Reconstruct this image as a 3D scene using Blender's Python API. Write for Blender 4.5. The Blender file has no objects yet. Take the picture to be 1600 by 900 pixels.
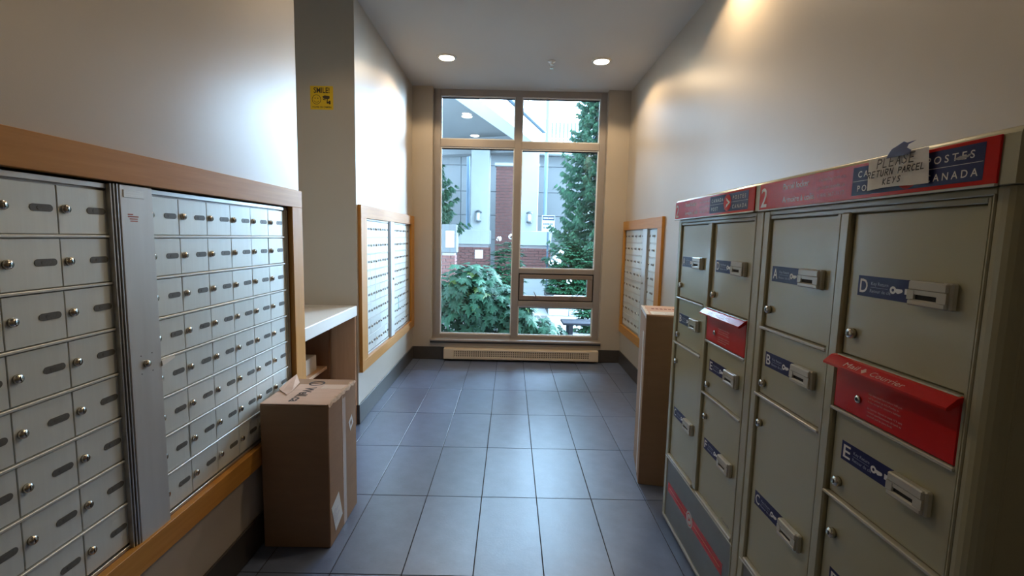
import bpy, math, random
from mathutils import Vector, Matrix
random.seed(7)
S = bpy.context.scene
COL = S.collection
R = math.radians

# ---------------------------------------------------------------- camera
def make_camera():
    yaw, pitch, roll, f = 0.004663, 0.105942, -0.022283, 733.3
    cy, sy, cp, sp = math.cos(yaw), math.sin(yaw), math.cos(pitch), math.sin(pitch)
    fwd = Vector((sy * cp, cy * cp, -sp)); right = Vector((cy, -sy, 0)); down = fwd.cross(right)
    r = math.cos(roll) * right + math.sin(roll) * down
    d = -math.sin(roll) * right + math.cos(roll) * down
    m = Matrix((r, -d, -fwd)).transposed().to_4x4()
    m.translation = (-0.1737, -1.863, 1.4396)
    cam = bpy.data.cameras.new('camera'); o = bpy.data.objects.new('camera', cam)
    COL.objects.link(o); o.matrix_world = m
    cam.sensor_width = 36; cam.lens = 36 * f / 1600; cam.clip_start = .05; cam.clip_end = 200
    S.camera = o
make_camera()

# ---------------------------------------------------------------- world, view
W = bpy.data.worlds.new('overcast_sky'); S.world = W; W.use_nodes = True
bg = W.node_tree.nodes['Background']
bg.inputs[0].default_value = (.47, .71, 1.0, 1); bg.inputs[1].default_value = 14.0
S.view_settings.view_transform = 'Standard'; S.view_settings.look = 'None'
S.view_settings.exposure = 0.48; S.view_settings.gamma = 1.0; S.view_settings.use_curve_mapping = False
S.cycles.max_bounces = 10; S.cycles.diffuse_bounces = 5; S.cycles.glossy_bounces = 4
S.cycles.transparent_max_bounces = 16; S.cycles.sample_clamp_indirect = 6.0
S.cycles.use_denoising = True; S.cycles.caustics_reflective = False; S.cycles.caustics_refractive = False
# bright hazy sun behind thin cloud, to the right beyond the courtyard
sl = bpy.data.lights.new('hazy_sun', 'SUN'); sl.energy = 42.0; sl.angle = R(46); sl.color = (.56, .76, 1.0)
so = bpy.data.objects.new('hazy_sun', sl); COL.objects.link(so); so.location = (6, 9, 9)
_az, _el = R(51), R(18)
so.rotation_euler = Vector((math.sin(_az) * math.cos(_el), math.cos(_az) * math.cos(_el), math.sin(_el))).to_track_quat('Z', 'Y').to_euler()
# daylight is sampled through the window opening
pl = bpy.data.lights.new('window_daylight', 'AREA'); pl.shape = 'RECTANGLE'; pl.size = 1.95; pl.size_y = 2.86
pl.cycles.is_portal = True
po = bpy.data.objects.new('window_daylight', pl); COL.objects.link(po)
po.location = (-.095, 3.80, 1.66); po.rotation_euler = (R(90), 0, R(180)); po.rotation_euler = (R(-90), 0, 0)
LAMP_POWER = 30.0
LAMP_COLOUR = (1.0, .73, .43)

# ---------------------------------------------------------------- mesh helpers
class MB:
    def __init__(s): s.v = []; s.f = []
    def add(s, vs, fs):
        n = len(s.v); s.v += [tuple(p) for p in vs]; s.f += [tuple(i + n for i in f) for f in fs]; return s
    def box(s, x0, x1, y0, y1, z0, z1, c=0):
        if x0 > x1: x0, x1 = x1, x0
        if y0 > y1: y0, y1 = y1, y0
        if z0 > z1: z0, z1 = z1, z0
        if c <= 0:
            vs = [(x, y, z) for x in (x0, x1) for y in (y0, y1) for z in (z0, z1)]
            return s.add(vs, [(0, 1, 3, 2), (4, 6, 7, 5), (0, 4, 5, 1), (2, 3, 7, 6), (0, 2, 6, 4), (1, 5, 7, 3)])
        vs = []; idx = {}
        for i, x in enumerate((x0, x1)):
            for j, y in enumerate((y0, y1)):
                for k, z in enumerate((z0, z1)):
                    dx, dy, dz = c * (1 - 2 * i), c * (1 - 2 * j), c * (1 - 2 * k)
                    for a, p in enumerate(((x, y + dy, z + dz), (x + dx, y, z + dz), (x + dx, y + dy, z))):
                        idx[i, j, k, a] = len(vs); vs.append(p)
        fs = []
        g = lambda i, j, k, a: idx[i, j, k, a]
        for i in (0, 1):
            q = [g(i, 0, 0, 0), g(i, 0, 1, 0), g(i, 1, 1, 0), g(i, 1, 0, 0)]; fs.append(q if i == 0 else q[::-1])
            q = [g(0, i, 0, 1), g(1, i, 0, 1), g(1, i, 1, 1), g(0, i, 1, 1)]; fs.append(q if i == 0 else q[::-1])
            q = [g(0, 0, i, 2), g(0, 1, i, 2), g(1, 1, i, 2), g(1, 0, i, 2)]; fs.append(q if i == 0 else q[::-1])
        cx, cy, cz = (x0 + x1) / 2, (y0 + y1) / 2, (z0 + z1) / 2
        def fix(q):
            a, b, d = (Vector(vs[t]) for t in q[:3]); n = (b - a).cross(d - a)
            m = sum((Vector(vs[t]) for t in q), Vector()) / len(q) - Vector((cx, cy, cz))
            return q if n.dot(m) > 0 else q[::-1]
        for i in (0, 1):
            for j in (0, 1):
                fs.append(fix([g(i, j, 0, 0), g(i, j, 1, 0), g(i, j, 1, 1), g(i, j, 0, 1)]))
                fs.append(fix([g(i, 0, j, 0), g(i, 1, j, 0), g(i, 1, j, 2), g(i, 0, j, 2)]))
                fs.append(fix([g(0, i, j, 1), g(1, i, j, 1), g(1, i, j, 2), g(0, i, j, 2)]))
                for k in (0, 1): fs.append(fix([g(i, j, k, 0), g(i, j, k, 1), g(i, j, k, 2)]))
        return s.add(vs, fs)
    def prism(s, poly, axis, a0, a1):
        """poly: 2-D outline; axis 'z' -> (x,y), 'x' -> (y,z), 'y' -> (x,z)"""
        def p3(p, a): return {'z': (p[0], p[1], a), 'x': (a, p[0], p[1]), 'y': (p[0], a, p[1])}[axis]
        n = len(poly); vs = [p3(p, a0) for p in poly] + [p3(p, a1) for p in poly]
        fs = [tuple(range(n))[::-1], tuple(range(n, 2 * n))] + [(i, (i + 1) % n, n + (i + 1) % n, n + i) for i in range(n)]
        return s.add(vs, fs)
    def lathe(s, prof, n=16, M=None, caps=True):
        """profile of (radius, height) turned about local z"""
        M = M or Matrix(); vs = []; fs = []
        for r, h in prof:
            for k in range(n):
                a = 2 * math.pi * k / n; vs.append(M @ Vector((r * math.cos(a), r * math.sin(a), h)))
        for i in range(len(prof) - 1):
            for k in range(n):
                fs.append((i * n + k, i * n + (k + 1) % n, (i + 1) * n + (k + 1) % n, (i + 1) * n + k))
        if caps and prof[0][0] > 1e-6: fs.append(tuple(range(n))[::-1])
        if caps and prof[-1][0] > 1e-6: fs.append(tuple((len(prof) - 1) * n + k for k in range(n)))
        return s.add(vs, fs)
    def tube(s, pts, r0, r1=None, n=8):
        r1 = r0 if r1 is None else r1; pts = [Vector(p) for p in pts]; vs = []; fs = []; m = len(pts)
        for i, p in enumerate(pts):
            t = (pts[min(i + 1, m - 1)] - pts[max(i - 1, 0)]).normalized()
            a = t.cross(Vector((0, 0, 1)) if abs(t.z) < .9 else Vector((1, 0, 0))).normalized(); b = t.cross(a)
            r = r0 + (r1 - r0) * i / max(1, m - 1)
            for k in range(n):
                w = 2 * math.pi * k / n; vs.append(p + r * (math.cos(w) * a + math.sin(w) * b))
        for i in range(m - 1):
            for k in range(n): fs.append((i * n + k, i * n + (k + 1) % n, (i + 1) * n + (k + 1) % n, (i + 1) * n + k))
        fs.append(tuple(range(n))[::-1]); fs.append(tuple((m - 1) * n + k for k in range(n)))
        return s.add(vs, fs)
    def flat(s, pts2, F, off=0.0):
        """flat polygon in frame F=(origin, right, up)"""
        return s.add([F(p[0], p[1], off) for p in pts2], [tuple(range(len(pts2)))])
    def stroke(s, pts2, w, F, off=0.0):
        for a, b in zip(pts2[:-1], pts2[1:]):
            a = Vector(a); b = Vector(b); d = (b - a)
            if d.length < 1e-9: continue
            d.normalize(); n = Vector((-d.y, d.x)) * w / 2; e = d * w * .3
            s.flat([a - e - n, b + e - n, b + e + n, a - e + n], F, off)
        return s
    def text(s, string, F, u, v, cap, width=None, shear=0.0, align='l', off=0.0, bold=0.0):
        V, P = text_geo(string, bold); x0 = min(p[0] for p in V); x1 = max(p[0] for p in V)
        sy = cap / text_cap(); sx = sy if width is None else width / (x1 - x0)
        w = (x1 - x0) * sx; u0 = u - (w / 2 if align == 'c' else w if align == 'r' else 0)
        return s.add([F(u0 + (p[0] - x0) * sx + shear * p[1] * sy, v + p[1] * sy, off) for p in V], P)
    def build(s, name, mat, parent=None, kind=None, smooth=False, loc=None):
        me = bpy.data.meshes.new(name); me.from_pydata(s.v, [], s.f); me.update()
        if mat: me.materials.append(mat)
        if smooth: me.polygons.foreach_set('use_smooth', [True] * len(me.polygons))
        return link(name, me, parent, kind, loc)

def link(name, me, parent=None, kind=None, loc=None):
    o = bpy.data.objects.new(name, me); COL.objects.link(o)
    if parent: o.parent = parent
    if kind: o['kind'] = kind
    if loc is not None: o.location = loc
    return o
def frame(origin, right, up):
    o, r, u = Vector(origin), Vector(right).normalized(), Vector(up).normalized(); n = r.cross(u)
    return lambda a, b, c=0.0: tuple(o + r * a + u * b + n * c)
_geo = {}
def text_geo(t0, bold=0.0):
    t = (t0, bold)
    if t not in _geo:
        cu = bpy.data.curves.new('lettering', 'FONT'); cu.body = t0; cu.offset = bold; cu.size = 1.0; cu.resolution_u = 3
        o = bpy.data.objects.new('lettering', cu); COL.objects.link(o)
        dg = bpy.context.evaluated_depsgraph_get(); me = bpy.data.meshes.new_from_object(o.evaluated_get(dg))
        _geo[t] = ([tuple(v.co) for v in me.vertices], [tuple(p.vertices) for p in me.polygons])
        bpy.data.objects.remove(o); bpy.data.curves.remove(cu); bpy.data.meshes.remove(me)
    return _geo[t]
def text_cap(): return max(p[1] for p in text_geo('H')[0])
def thing(name, label, cat, loc=(0, 0, 0), rz=0, group=None):
    o = bpy.data.objects.new(name, None); COL.objects.link(o); o.location = loc; o.rotation_euler = (0, 0, R(rz))
    o.empty_display_size = .05
    return tag(o, label, cat, group)
def tag(o, label, cat, group=None):
    o['label'] = label; o['category'] = cat
    if group: o['group'] = group
    return o
def copy_part(o, parent, loc=None):
    c = o.copy(); COL.objects.link(c); c.parent = parent
    if loc is not None: c.location = loc
    return c
def circle(cx, cy, r, n=24, rx=None):
    return [(cx + (rx or r) * math.cos(2 * math.pi * k / n), cy + r * math.sin(2 * math.pi * k / n)) for k in range(n)]

# ---------------------------------------------------------------- materials
def mat(name, col, rough=.5, metal=0.0, spec=.5, noise=0.0, scale=(8, 8, 8), bump=0.0, bscale=200, coat=0.0,
        rand=0.0, emit=None, aniso_rough=0.0, col2=None, coords='Object', transl=0.0):
    m = bpy.data.materials.new(name); m.use_nodes = True; nt = m.node_tree; N = nt.nodes; L = nt.links
    b = N['Principled BSDF']
    b.inputs['Base Color'].default_value = (*col, 1); b.inputs['Roughness'].default_value = rough
    b.inputs['Metallic'].default_value = metal; b.inputs['Specular IOR Level'].default_value = spec
    b.inputs['Coat Weight'].default_value = coat; b.inputs['Coat Roughness'].default_value = .12
    if emit: b.inputs['Emission Color'].default_value = (*emit[0], 1); b.inputs['Emission Strength'].default_value = emit[1]
    tc = N.new('ShaderNodeTexCoord'); out = None
    if noise or col2 or aniso_rough:
        mp = N.new('ShaderNodeMapping'); mp.inputs['Scale'].default_value = scale; L.new(tc.outputs[coords], mp.inputs[0])
        nz = N.new('ShaderNodeTexNoise'); nz.inputs['Scale'].default_value = 1.0; nz.inputs['Detail'].default_value = 6
        nz.inputs['Roughness'].default_value = .6
        L.new(mp.outputs[0], nz.inputs['Vector'])
        if noise or col2:
            cr = N.new('ShaderNodeValToRGB'); cr.color_ramp.elements[0].position = .3; cr.color_ramp.elements[1].position = .7
            c2 = col2 or tuple(min(1, c * (1 + noise)) for c in col); c1 = col if col2 else tuple(c * (1 - noise) for c in col)
            cr.color_ramp.elements[0].color = (*c1, 1); cr.color_ramp.elements[1].color = (*c2, 1)
            L.new(nz.outputs['Fac'], cr.inputs[0]); out = cr.outputs[0]
        if aniso_rough:
            mr = N.new('ShaderNodeMapRange'); mr.inputs['To Min'].default_value = rough - aniso_rough; mr.inputs['To Max'].default_value = rough + aniso_rough
            L.new(nz.outputs['Fac'], mr.inputs['Value']); L.new(mr.outputs[0], b.inputs['Roughness'])
    if rand:
        oi = N.new('ShaderNodeObjectInfo'); hs = N.new('ShaderNodeHueSaturation')
        mr = N.new('ShaderNodeMapRange'); mr.inputs['To Min'].default_value = 1 - rand; mr.inputs['To Max'].default_value = 1 + rand
        L.new(oi.outputs['Random'], mr.inputs['Value']); L.new(mr.outputs[0], hs.inputs['Value'])
        if out: L.new(out, hs.inputs['Color'])
        else: hs.inputs['Color'].default_value = (*col, 1)
        out = hs.outputs[0]
    if out: L.new(out, b.inputs['Base Color'])
    if bump:
        n2 = N.new('ShaderNodeTexNoise'); n2.inputs['Scale'].default_value = bscale; n2.inputs['Detail'].default_value = 3
        L.new(tc.outputs[coords], n2.inputs['Vector'])
        bp = N.new('ShaderNodeBump'); bp.inputs['Strength'].default_value = bump; bp.inputs['Distance'].default_value = .002
        L.new(n2.outputs['Fac'], bp.inputs['Height']); L.new(bp.outputs[0], b.inputs['Normal'])
    return m
def glass_mat(name, tint, refl=1.0):
    m = bpy.data.materials.new(name); m.use_nodes = True; nt = m.node_tree; N = nt.nodes; L = nt.links
    N.remove(N['Principled BSDF']); o = N['Material Output']
    t = N.new('ShaderNodeBsdfTransparent'); t.inputs[0].default_value = (*tint, 1)
    g = N.new('ShaderNodeBsdfGlossy'); g.inputs['Roughness'].default_value = 0.0
    fr = N.new('ShaderNodeFresnel'); fr.inputs[0].default_value = 1.5
    mx = N.new('ShaderNodeMixShader')
    L.new(fr.outputs[0], mx.inputs[0]); L.new(t.outputs[0], mx.inputs[1]); L.new(g.outputs[0], mx.inputs[2])
    L.new(mx.outputs[0], o.inputs[0]); return m

PAINT = mat('greige_wall_paint', (.47, .415, .345), .36, spec=.85, noise=.02, scale=(3, 3, 3), bump=.12, bscale=420)
CEIL = mat('ceiling_paint', (.62, .62, .62), .85, bump=.15, bscale=300)
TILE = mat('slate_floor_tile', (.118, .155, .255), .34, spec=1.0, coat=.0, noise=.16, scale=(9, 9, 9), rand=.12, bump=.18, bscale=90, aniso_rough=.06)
GROUT = mat('dark_grout', (.022, .020, .019), .9)
BASE = mat('dark_base_tile', (.055, .05, .048), .34, noise=.1, scale=(14, 14, 14))
WOOD = mat('honey_maple_veneer', (.46, .205, .036), .42, spec=.35, col2=(.55, .262, .055), scale=(3, 3, 60), bump=.05, bscale=150)
WOODV = mat('honey_maple_upright_grain', (.46, .205, .036), .42, spec=.35, col2=(.55, .262, .055), scale=(60, 60, 3), bump=.05, bscale=150)
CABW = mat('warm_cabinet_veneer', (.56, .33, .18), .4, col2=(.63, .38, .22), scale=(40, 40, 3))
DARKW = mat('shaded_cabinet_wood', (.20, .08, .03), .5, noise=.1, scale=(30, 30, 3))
LAM = mat('white_laminate', (.72, .70, .67), .3, spec=.5)
ALU = mat('brushed_aluminium_door', (.72, .77, .755), .38, metal=.28, noise=.03, scale=(90, 5, 3), aniso_rough=.07, rand=.03)
ALUF = mat('aluminium_frame', (.55, .56, .56), .33, metal=.8, noise=.05, scale=(5, 5, 60))
ALUP = mat('satin_aluminium_post', (.60, .61, .605), .42, metal=.5, noise=.06, scale=(20, 20, 2), bump=.05)
RAIL = mat('bright_aluminium_bead', (.66, .68, .67), .38, metal=.4)
CHROME = mat('nickel_lock', (.62, .59, .53), .22, metal=1.0, noise=.2, scale=(120, 120, 120))
KEYH = mat('dark_keyway', (.015, .013, .012), .6)
PILL = mat('dark_name_plate', (.115, .118, .112), .4, noise=.15, scale=(150, 150, 150))
VOID = mat('black_recess', (.012, .012, .012), .8)
LOCKER = mat('beige_locker_enamel', (.42, .40, .26), .27, spec=.5, bump=.04, bscale=60, coat=.25)
LOCKERF = mat('beige_locker_frame', (.41, .39, .255), .24, spec=.55, coat=.35)
GREYP = mat('grey_kick_panel', (.20, .20, .19), .4, metal=.3, noise=.1, scale=(6, 6, 6))
RED = mat('red_sign_face', (.60, .014, .012), .16, spec=.25)
REDP = mat('red_flap_enamel', (.60, .010, .008), .2, spec=.35)
NAVY = mat('navy_label', (.012, .014, .085), .3, spec=.22)
WHITE = mat('white_print', (.82, .82, .84), .5)
PINKP = mat('pale_print_on_red', (.84, .50, .44), .2)
PALEB = mat('pale_print_on_navy', (.42, .45, .62), .5)
GREYI = mat('grey_script_print', (.10, .095, .08), .6)
PAPER = mat('white_paper', (.90, .88, .84), .8, noise=.03, scale=(30, 30, 30))
INK = mat('black_ink', (.03, .028, .03), .6)
TAPEB = mat('blue_tape', (.028, .035, .14), .4)
CARD = mat('brown_cardboard', (.33, .20, .118), .75, noise=.07, scale=(5, 5, 25), bump=.06, bscale=120)  # brown darkened so the carton fronts carry their shade in the colour
CARDT = mat('lit_cardboard_top', (.60, .42, .325), .75, noise=.07, scale=(6, 20, 6), bump=.06, bscale=120)  # same board made paler: light on the carton tops put into the colour
CARDE = mat('torn_cardboard_edge', (.58, .43, .32), .85, noise=.2, scale=(60, 60, 60))
TAPEC = mat('clear_packing_tape', (.62, .46, .35), .38)
CARDIN = mat('print_on_cardboard', (.045, .03, .025), .6)
LABELW = mat('white_sticker', (.78, .80, .80), .5)
YELLOW = mat('yellow_sticker', (.72, .47, .012), .45)
WINF = mat('satin_window_aluminium', (.36, .325, .305), .4, metal=.35, noise=.03, scale=(5, 5, 5))
WINI = mat('bright_window_reveal', (.80, .82, .84), .4)
SASHM = mat('bronze_grey_sash', (.27, .215, .19), .42, metal=.3)
GASK = mat('black_gasket', (.02, .022, .028), .6)
GLASS = glass_mat('clear_glass', (.95, .985, .985))
GUARDG = mat('frosted_guard_glass', (.5, .58, .58), .3, spec=.5)
HEAT = mat('cream_heater_enamel', (.66, .56, .44), .4, spec=.5)
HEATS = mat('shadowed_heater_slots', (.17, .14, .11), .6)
LENS = mat('lamp_lens', (1, .95, .85), .5, emit=((1, .86, .62), 26.0))
LENSOUT = mat('canopy_lamp_lens', (1, .95, .85), .5, emit=((1, .95, .82), 3.5))
CAN = mat('white_lamp_trim', (.8, .79, .77), .35)
CONC = mat('pale_painted_concrete', (.29, .295, .285), .75, noise=.05, scale=(2, 2, 2))
CONCG = mat('grey_concrete_panel', (.105, .104, .102), .85, noise=.06, scale=(1.5, 1.5, 1.5), rand=.05)
JOINT = mat('panel_joint', (.12, .125, .13), .9)
SOFFIT = mat('grey_soffit', (.19, .188, .185), .85)
FASC = mat('white_fascia', (.6, .61, .6), .6)
BRICK = mat('red_brick', (.10, .036, .030), .85, col2=(.145, .056, .044), scale=(9, 9, 26))
MORT = mat('grey_mortar', (.25, .225, .22), .9)
PIPE = mat('blue_grey_pipe', (.11, .15, .19), .8, spec=.1)
LAMPM = mat('dark_grey_lantern', (.07, .075, .08), .45, metal=.4)
LAMPG = mat('opal_lantern_glass', (.55, .56, .55), .3)
PAVE = mat('pale_paving', (.27, .265, .255), .85, noise=.06, scale=(1, 1, 1))
BLOCK = mat('grey_kerb_block', (.40, .41, .42), .85, noise=.08, scale=(5, 5, 5), rand=.07)
SOIL = mat('garden_soil', (.035, .03, .024), .95, noise=.3, scale=(12, 12, 12))
LEAF = mat('maple_leaf_green', (.013, .045, .024), .6, spec=.14, rand=.45, noise=.12, scale=(30, 30, 30))
LEAFY = mat('young_leaf_yellow_green', (.045, .085, .008), .5, rand=.25)
RHODO = mat('rhododendron_leaf', (.013, .062, .024), .5, noise=.3, scale=(6, 6, 6))
SPRUCE = mat('spruce_needles', (.016, .05, .026), .6, noise=.35, scale=(7, 7, 7))
SPRUCEL = mat('pale_spruce_tips', (.028, .078, .036), .6, noise=.3, scale=(7, 7, 7))
BARK = mat('dark_bark', (.06, .045, .035), .9)
PETAL = mat('white_petals', (.55, .55, .53), .6)
RAILM = mat('pale_railing_metal', (.30, .33, .35), .5)
BENCH = mat('dark_bench_slats', (.022, .022, .028), .85, spec=.1)
SIGNW = mat('white_sign_face', (.48, .49, .48), .5)
SIGNI = mat('dark_blue_sign_print', (.02, .035, .07), .5)

# ================================================================ THE ROOM
XL, XR, YB, ZC = -1.305, 1.135, 3.56, 3.10
def struct(name, mb, m, parent=None): return mb.build(name, m, parent, None if parent else 'structure')

# floor: grout bed with one object per tile
fl = MB().box(-2.2, 1.6, -8.2, 3.75, -.12, -.003); floor = struct('floor', fl, GROUT)
TX, TY, J = .3048, .3048 * 2.03, .0042
tiles = {}
for r in range(-7, 6):
    for c in range(-7, 4):
        x0, x1 = max(c * TX + J / 2, -1.995), min((c + 1) * TX - J / 2, XR + .005)
        y0, y1 = max(r * TY + J / 2, -3.995), min((r + 1) * TY - J / 2, YB + .005)
        if x1 - x0 < .02 or y1 - y0 < .02: continue
        if x1 < XL and not (y0 < 1.62 and y1 > .65): continue
        k = (round(x1 - x0, 3), round(y1 - y0, 3))
        if k not in tiles:
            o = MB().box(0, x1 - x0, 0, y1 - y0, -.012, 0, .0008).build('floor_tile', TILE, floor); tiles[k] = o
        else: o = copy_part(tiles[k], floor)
        o.location = (x0, y0, 0)

struct('ceiling', MB().box(-2.2, 1.6, -8.2, 3.72, ZC, ZC + .15), CEIL)
def wall_with_hole(name, x0, x1, y0, y1, hy0, hy1, hz0, hz1, face_low):
    """solid wall; a niche is left open on the room side for the mailboxes"""
    m = MB(); d = .17
    m.box(x0, x1, y0, y1, 0, hz0); m.box(x0, x1, y0, y1, hz1, ZC)
    m.box(x0, x1, y0, hy0, hz0, hz1); m.box(x0, x1, hy1, y1, hz0, hz1)
    if face_low: m.box(x0 + d, x1, hy0, hy1, hz0, hz1)
    else: m.box(x0, x1 - d, hy0, hy1, hz0, hz1)
    return struct(name, m, PAINT)
wall_with_hole('wall_left', -2.1, XL, -8.1, .668, -1.165, .545, .472, 1.572, False)
wall_with_hole('wall_left_rear', -2.1, XL, 1.60, 3.70, 1.765, 3.41, .468, 1.568, False)
wall_with_hole('wall_right', XR, 1.6, -8.1, 3.70, 2.285, 3.51, .472, 1.560, True)
struct('wall_alcove', MB().box(-2.25, -2.0, .66, 1.61, 0, ZC), PAINT)
wb = MB().box(-2.1, -1.078, YB, 3.80, 0, ZC); wb.box(.888, 1.6, YB, 3.80, 0, ZC); wb.box(-1.078, .888, YB, 3.80, 0, .236)
struct('wall_back', wb, PAINT)
struct('wall_front', MB().box(-2.1, 1.6, -8.2, -8.0, 0, ZC), PAINT)

# dark tile base
BH, BT = .152, .011
struct('baseboard_left', MB().box(XL, XL + BT, -4, .668, .002, BH, .002), BASE)
struct('baseboard_left_rear', MB().box(XL - .03, XL + BT, 1.600 - BT, 3.56, .002, BH, .002), BASE)
struct('baseboard_right', MB().box(XR, XR - BT, -4, 3.56, .002, BH, .002), BASE)
struct('baseboard_back', MB().box(XL, -.932, YB, YB - BT, .002, BH, .002), BASE)
struct('baseboard_back_end', MB().box(.886, XR, YB, YB - BT, .002, BH, .002), BASE)

# ---------------------------------------------------------------- window
win = struct('window_1', MB().box(-1.078, -1.0, 3.650, 3.735, .236, ZC, .003), WINF)
WF = 3.650
def wbar(name, x0, x1, z0, z1, m=WINF, y0=WF, y1=3.735, c=.003): return MB().box(x0, x1, y0, y1, z0, z1, c).build(name, m, win)
wbar('jamb', .815, .888, .236, ZC)
wbar('head', -1.0, .815, 3.03, ZC)
wbar('mullion', -.152, -.074, .236, 3.03)
wbar('transom', -1.0, -.152, 2.465, 2.55); wbar('transom', -.074, .815, 2.455, 2.535)
wbar('bottom_rail', -1.0, -.152, .236, .288); wbar('bottom_rail', -.074, .815, .236, .284)
wbar('transom', -.074, .815, 1.030, 1.085); wbar('transom', -.074, .815, .636, .700)
panes = [(-1.0, -.152, 2.55, 3.03), (-.074, .815, 2.535, 3.03), (-1.0, -.152, .288, 2.465), (-.074, .815, 1.085, 2.455), (-.074, .815, .284, .636)]
for x0, x1, z0, z1 in panes:
    MB().box(x0, x1, 3.694, 3.700, z0, z1).build('pane', GLASS, win)
    g = MB(); t = .012                      # bright reveal beads left, bottom and right, dark gasket on top
    g.box(x0, x0 + t, WF + .012, 3.692, z0, z1); g.box(x1 - t, x1, WF + .012, 3.692, z0, z1); g.box(x0 + t, x1 - t, WF + .012, 3.692, z0, z0 + t)
    g.box(x0 + t, x1 - t, WF + .012, 3.692, z1 - t, z1)
    b = g.build('glazing_bead', WINI, win)
    MB().box(x0 + t, x1 - t, 3.684, 3.693, z1 - t - .012, z1 - t).build('gasket', GASK, b)
# awning sash
gp = MB(); gp.box(-.072, .813, 3.672, 3.72, 1.016, 1.029); gp.box(-.072, .813, 3.672, 3.72, .701, .712); gp.box(-.073, -.062, 3.672, 3.72, .712, 1.016); gp.box(.802, .814, 3.672, 3.72, .712, 1.016)
gp.build('sash_gap', GASK, win)
sash = MB().box(-.062, .802, 3.655, 3.715, .966, 1.016, .004); sash.box(-.062, .802, 3.655, 3.715, .712, .764, .004)
sash.box(-.062, -.012, 3.655, 3.715, .764, .966, .004); sash.box(.740, .802, 3.655, 3.715, .764, .966, .004)
sash = sash.build('awning_sash', SASHM, win)
MB().box(-.012, .740, 3.690, 3.696, .764, .966).build('sash_pane', GLASS, sash)
for hx, lean in ((.14, -.03), (.565, .03)):
    h = MB().box(hx - .032, hx + .032, 3.643, 3.656, .738, .756, .003)
    h.tube([(hx, 3.645, .75), (hx - .005, 3.637, .768), (hx + lean, 3.636, .815 if lean < 0 else .752)], .007, .005, 6)
    h.build('sash_handle', SASHM, sash)
struct('trim_1', MB().box(-1.098, .906, 3.525, 3.665, .224, .246, .003), WINF)
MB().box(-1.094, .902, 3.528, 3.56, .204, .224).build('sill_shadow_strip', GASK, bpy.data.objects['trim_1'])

# ---------------------------------------------------------------- ceiling lights
def downlight(x, y, label, power=1.0):
    t = thing('recessed_downlight', label, 'ceiling light', (x, y, ZC), 0, 'recessed downlights')
    MB().lathe([(.072, -.012), (.088, -.010), (.094, -.001), (.094, 0), (.070, 0), (.066, -.004), (.072, -.012)], 28, None, False).build('trim_ring', CAN, t, smooth=True)
    MB().lathe([(0.0, -.0065), (.05, -.0060), (.071, -.0035)], 24).build('lens', LENS, t)
    l = bpy.data.lights.new('lamp', 'SPOT'); l.energy = LAMP_POWER * power; l.color = LAMP_COLOUR; l.spot_size = R(146); l.spot_blend = .22; l.shadow_soft_size = .05
    lo = bpy.data.objects.new('lamp', l); COL.objects.link(lo); lo.parent = t; lo.location = (0, 0, -.03)
downlight(-.807, 2.704, 'glowing round downlight in the ceiling, left of the sprinkler')
downlight(.635, 2.707, 'glowing round downlight in the ceiling, right of the sprinkler')
for i, (x, y) in enumerate(((-.75, .45), (.95, .90), (0.0, -3.6))):
    downlight(x, y, ['downlight over the alcove end of the left mailboxes', 'downlight over the far end of the lockers', 'unseen fill downlight added in the hall behind the camera',
                     'x'][i], .22 if y < 0 else (.45 if x < 0 else 1.0))  # the lamp behind the camera is added as fill for camera-facing surfaces
t = thing('fire_sprinkler', 'small pendent sprinkler head between the two ceiling lights', 'sprinkler', (.174, 2.752, ZC))
MB().lathe([(.0, 0), (.036, 0), (.034, -.006), (.014, -.010), (.012, -.03), (.0, -.03)], 18).build('escutcheon', CAN, t, smooth=True)
sp = MB(); sp.tube([(-.016, 0, -.028), (-.02, 0, -.045), (-.006, 0, -.062)], .003, n=6); sp.tube([(.016, 0, -.028), (.02, 0, -.045), (.006, 0, -.062)], .003, n=6)
sp.box(-.018, .018, -.006, .006, -.031, -.026); sp.build('yoke', CHROME, t)
MB().lathe([(0, -.066), (.018, -.066), (.018, -.063), (.004, -.060), (0, -.060)], 14).build('deflector', CHROME, t)

# ---------------------------------------------------------------- baseboard heater
t = thing('baseboard_heater', 'long cream electric baseboard heater under the window', 'heater', (-.025, YB, 0))
h = MB().box(-.90, .895, -.088, -.0005, .030, .042, .002); h.box(-.90, .895, -.088, -.076, .040, .056, .002)
h.box(-.90, .895, -.086, -.0005, .132, .146, .003); h.box(-.90, .895, -.018, -.0005, .042, .132); h.box(-.90, .895, -.088, -.076, .124, .142, .003)
h.build('casing', HEAT, t)
MB().box(-.9015, -.780, -.090, -.0005, .028, .148, .003).build('end_cap', HEAT, t); MB().box(.790, .8965, -.090, -.0005, .028, .148, .003).build('end_cap', HEAT, t)
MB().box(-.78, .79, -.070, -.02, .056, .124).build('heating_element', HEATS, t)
h = MB()
for k in range(62):
    x = -.772 + k * .0255
    h.box(x, x + .0135, -.086, -.078, .056, .124)
for z in (.078, .100): h.box(-.78, .79, -.087, -.080, z, z + .006)
h.build('grille', HEAT, t, 'stuff')

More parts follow.
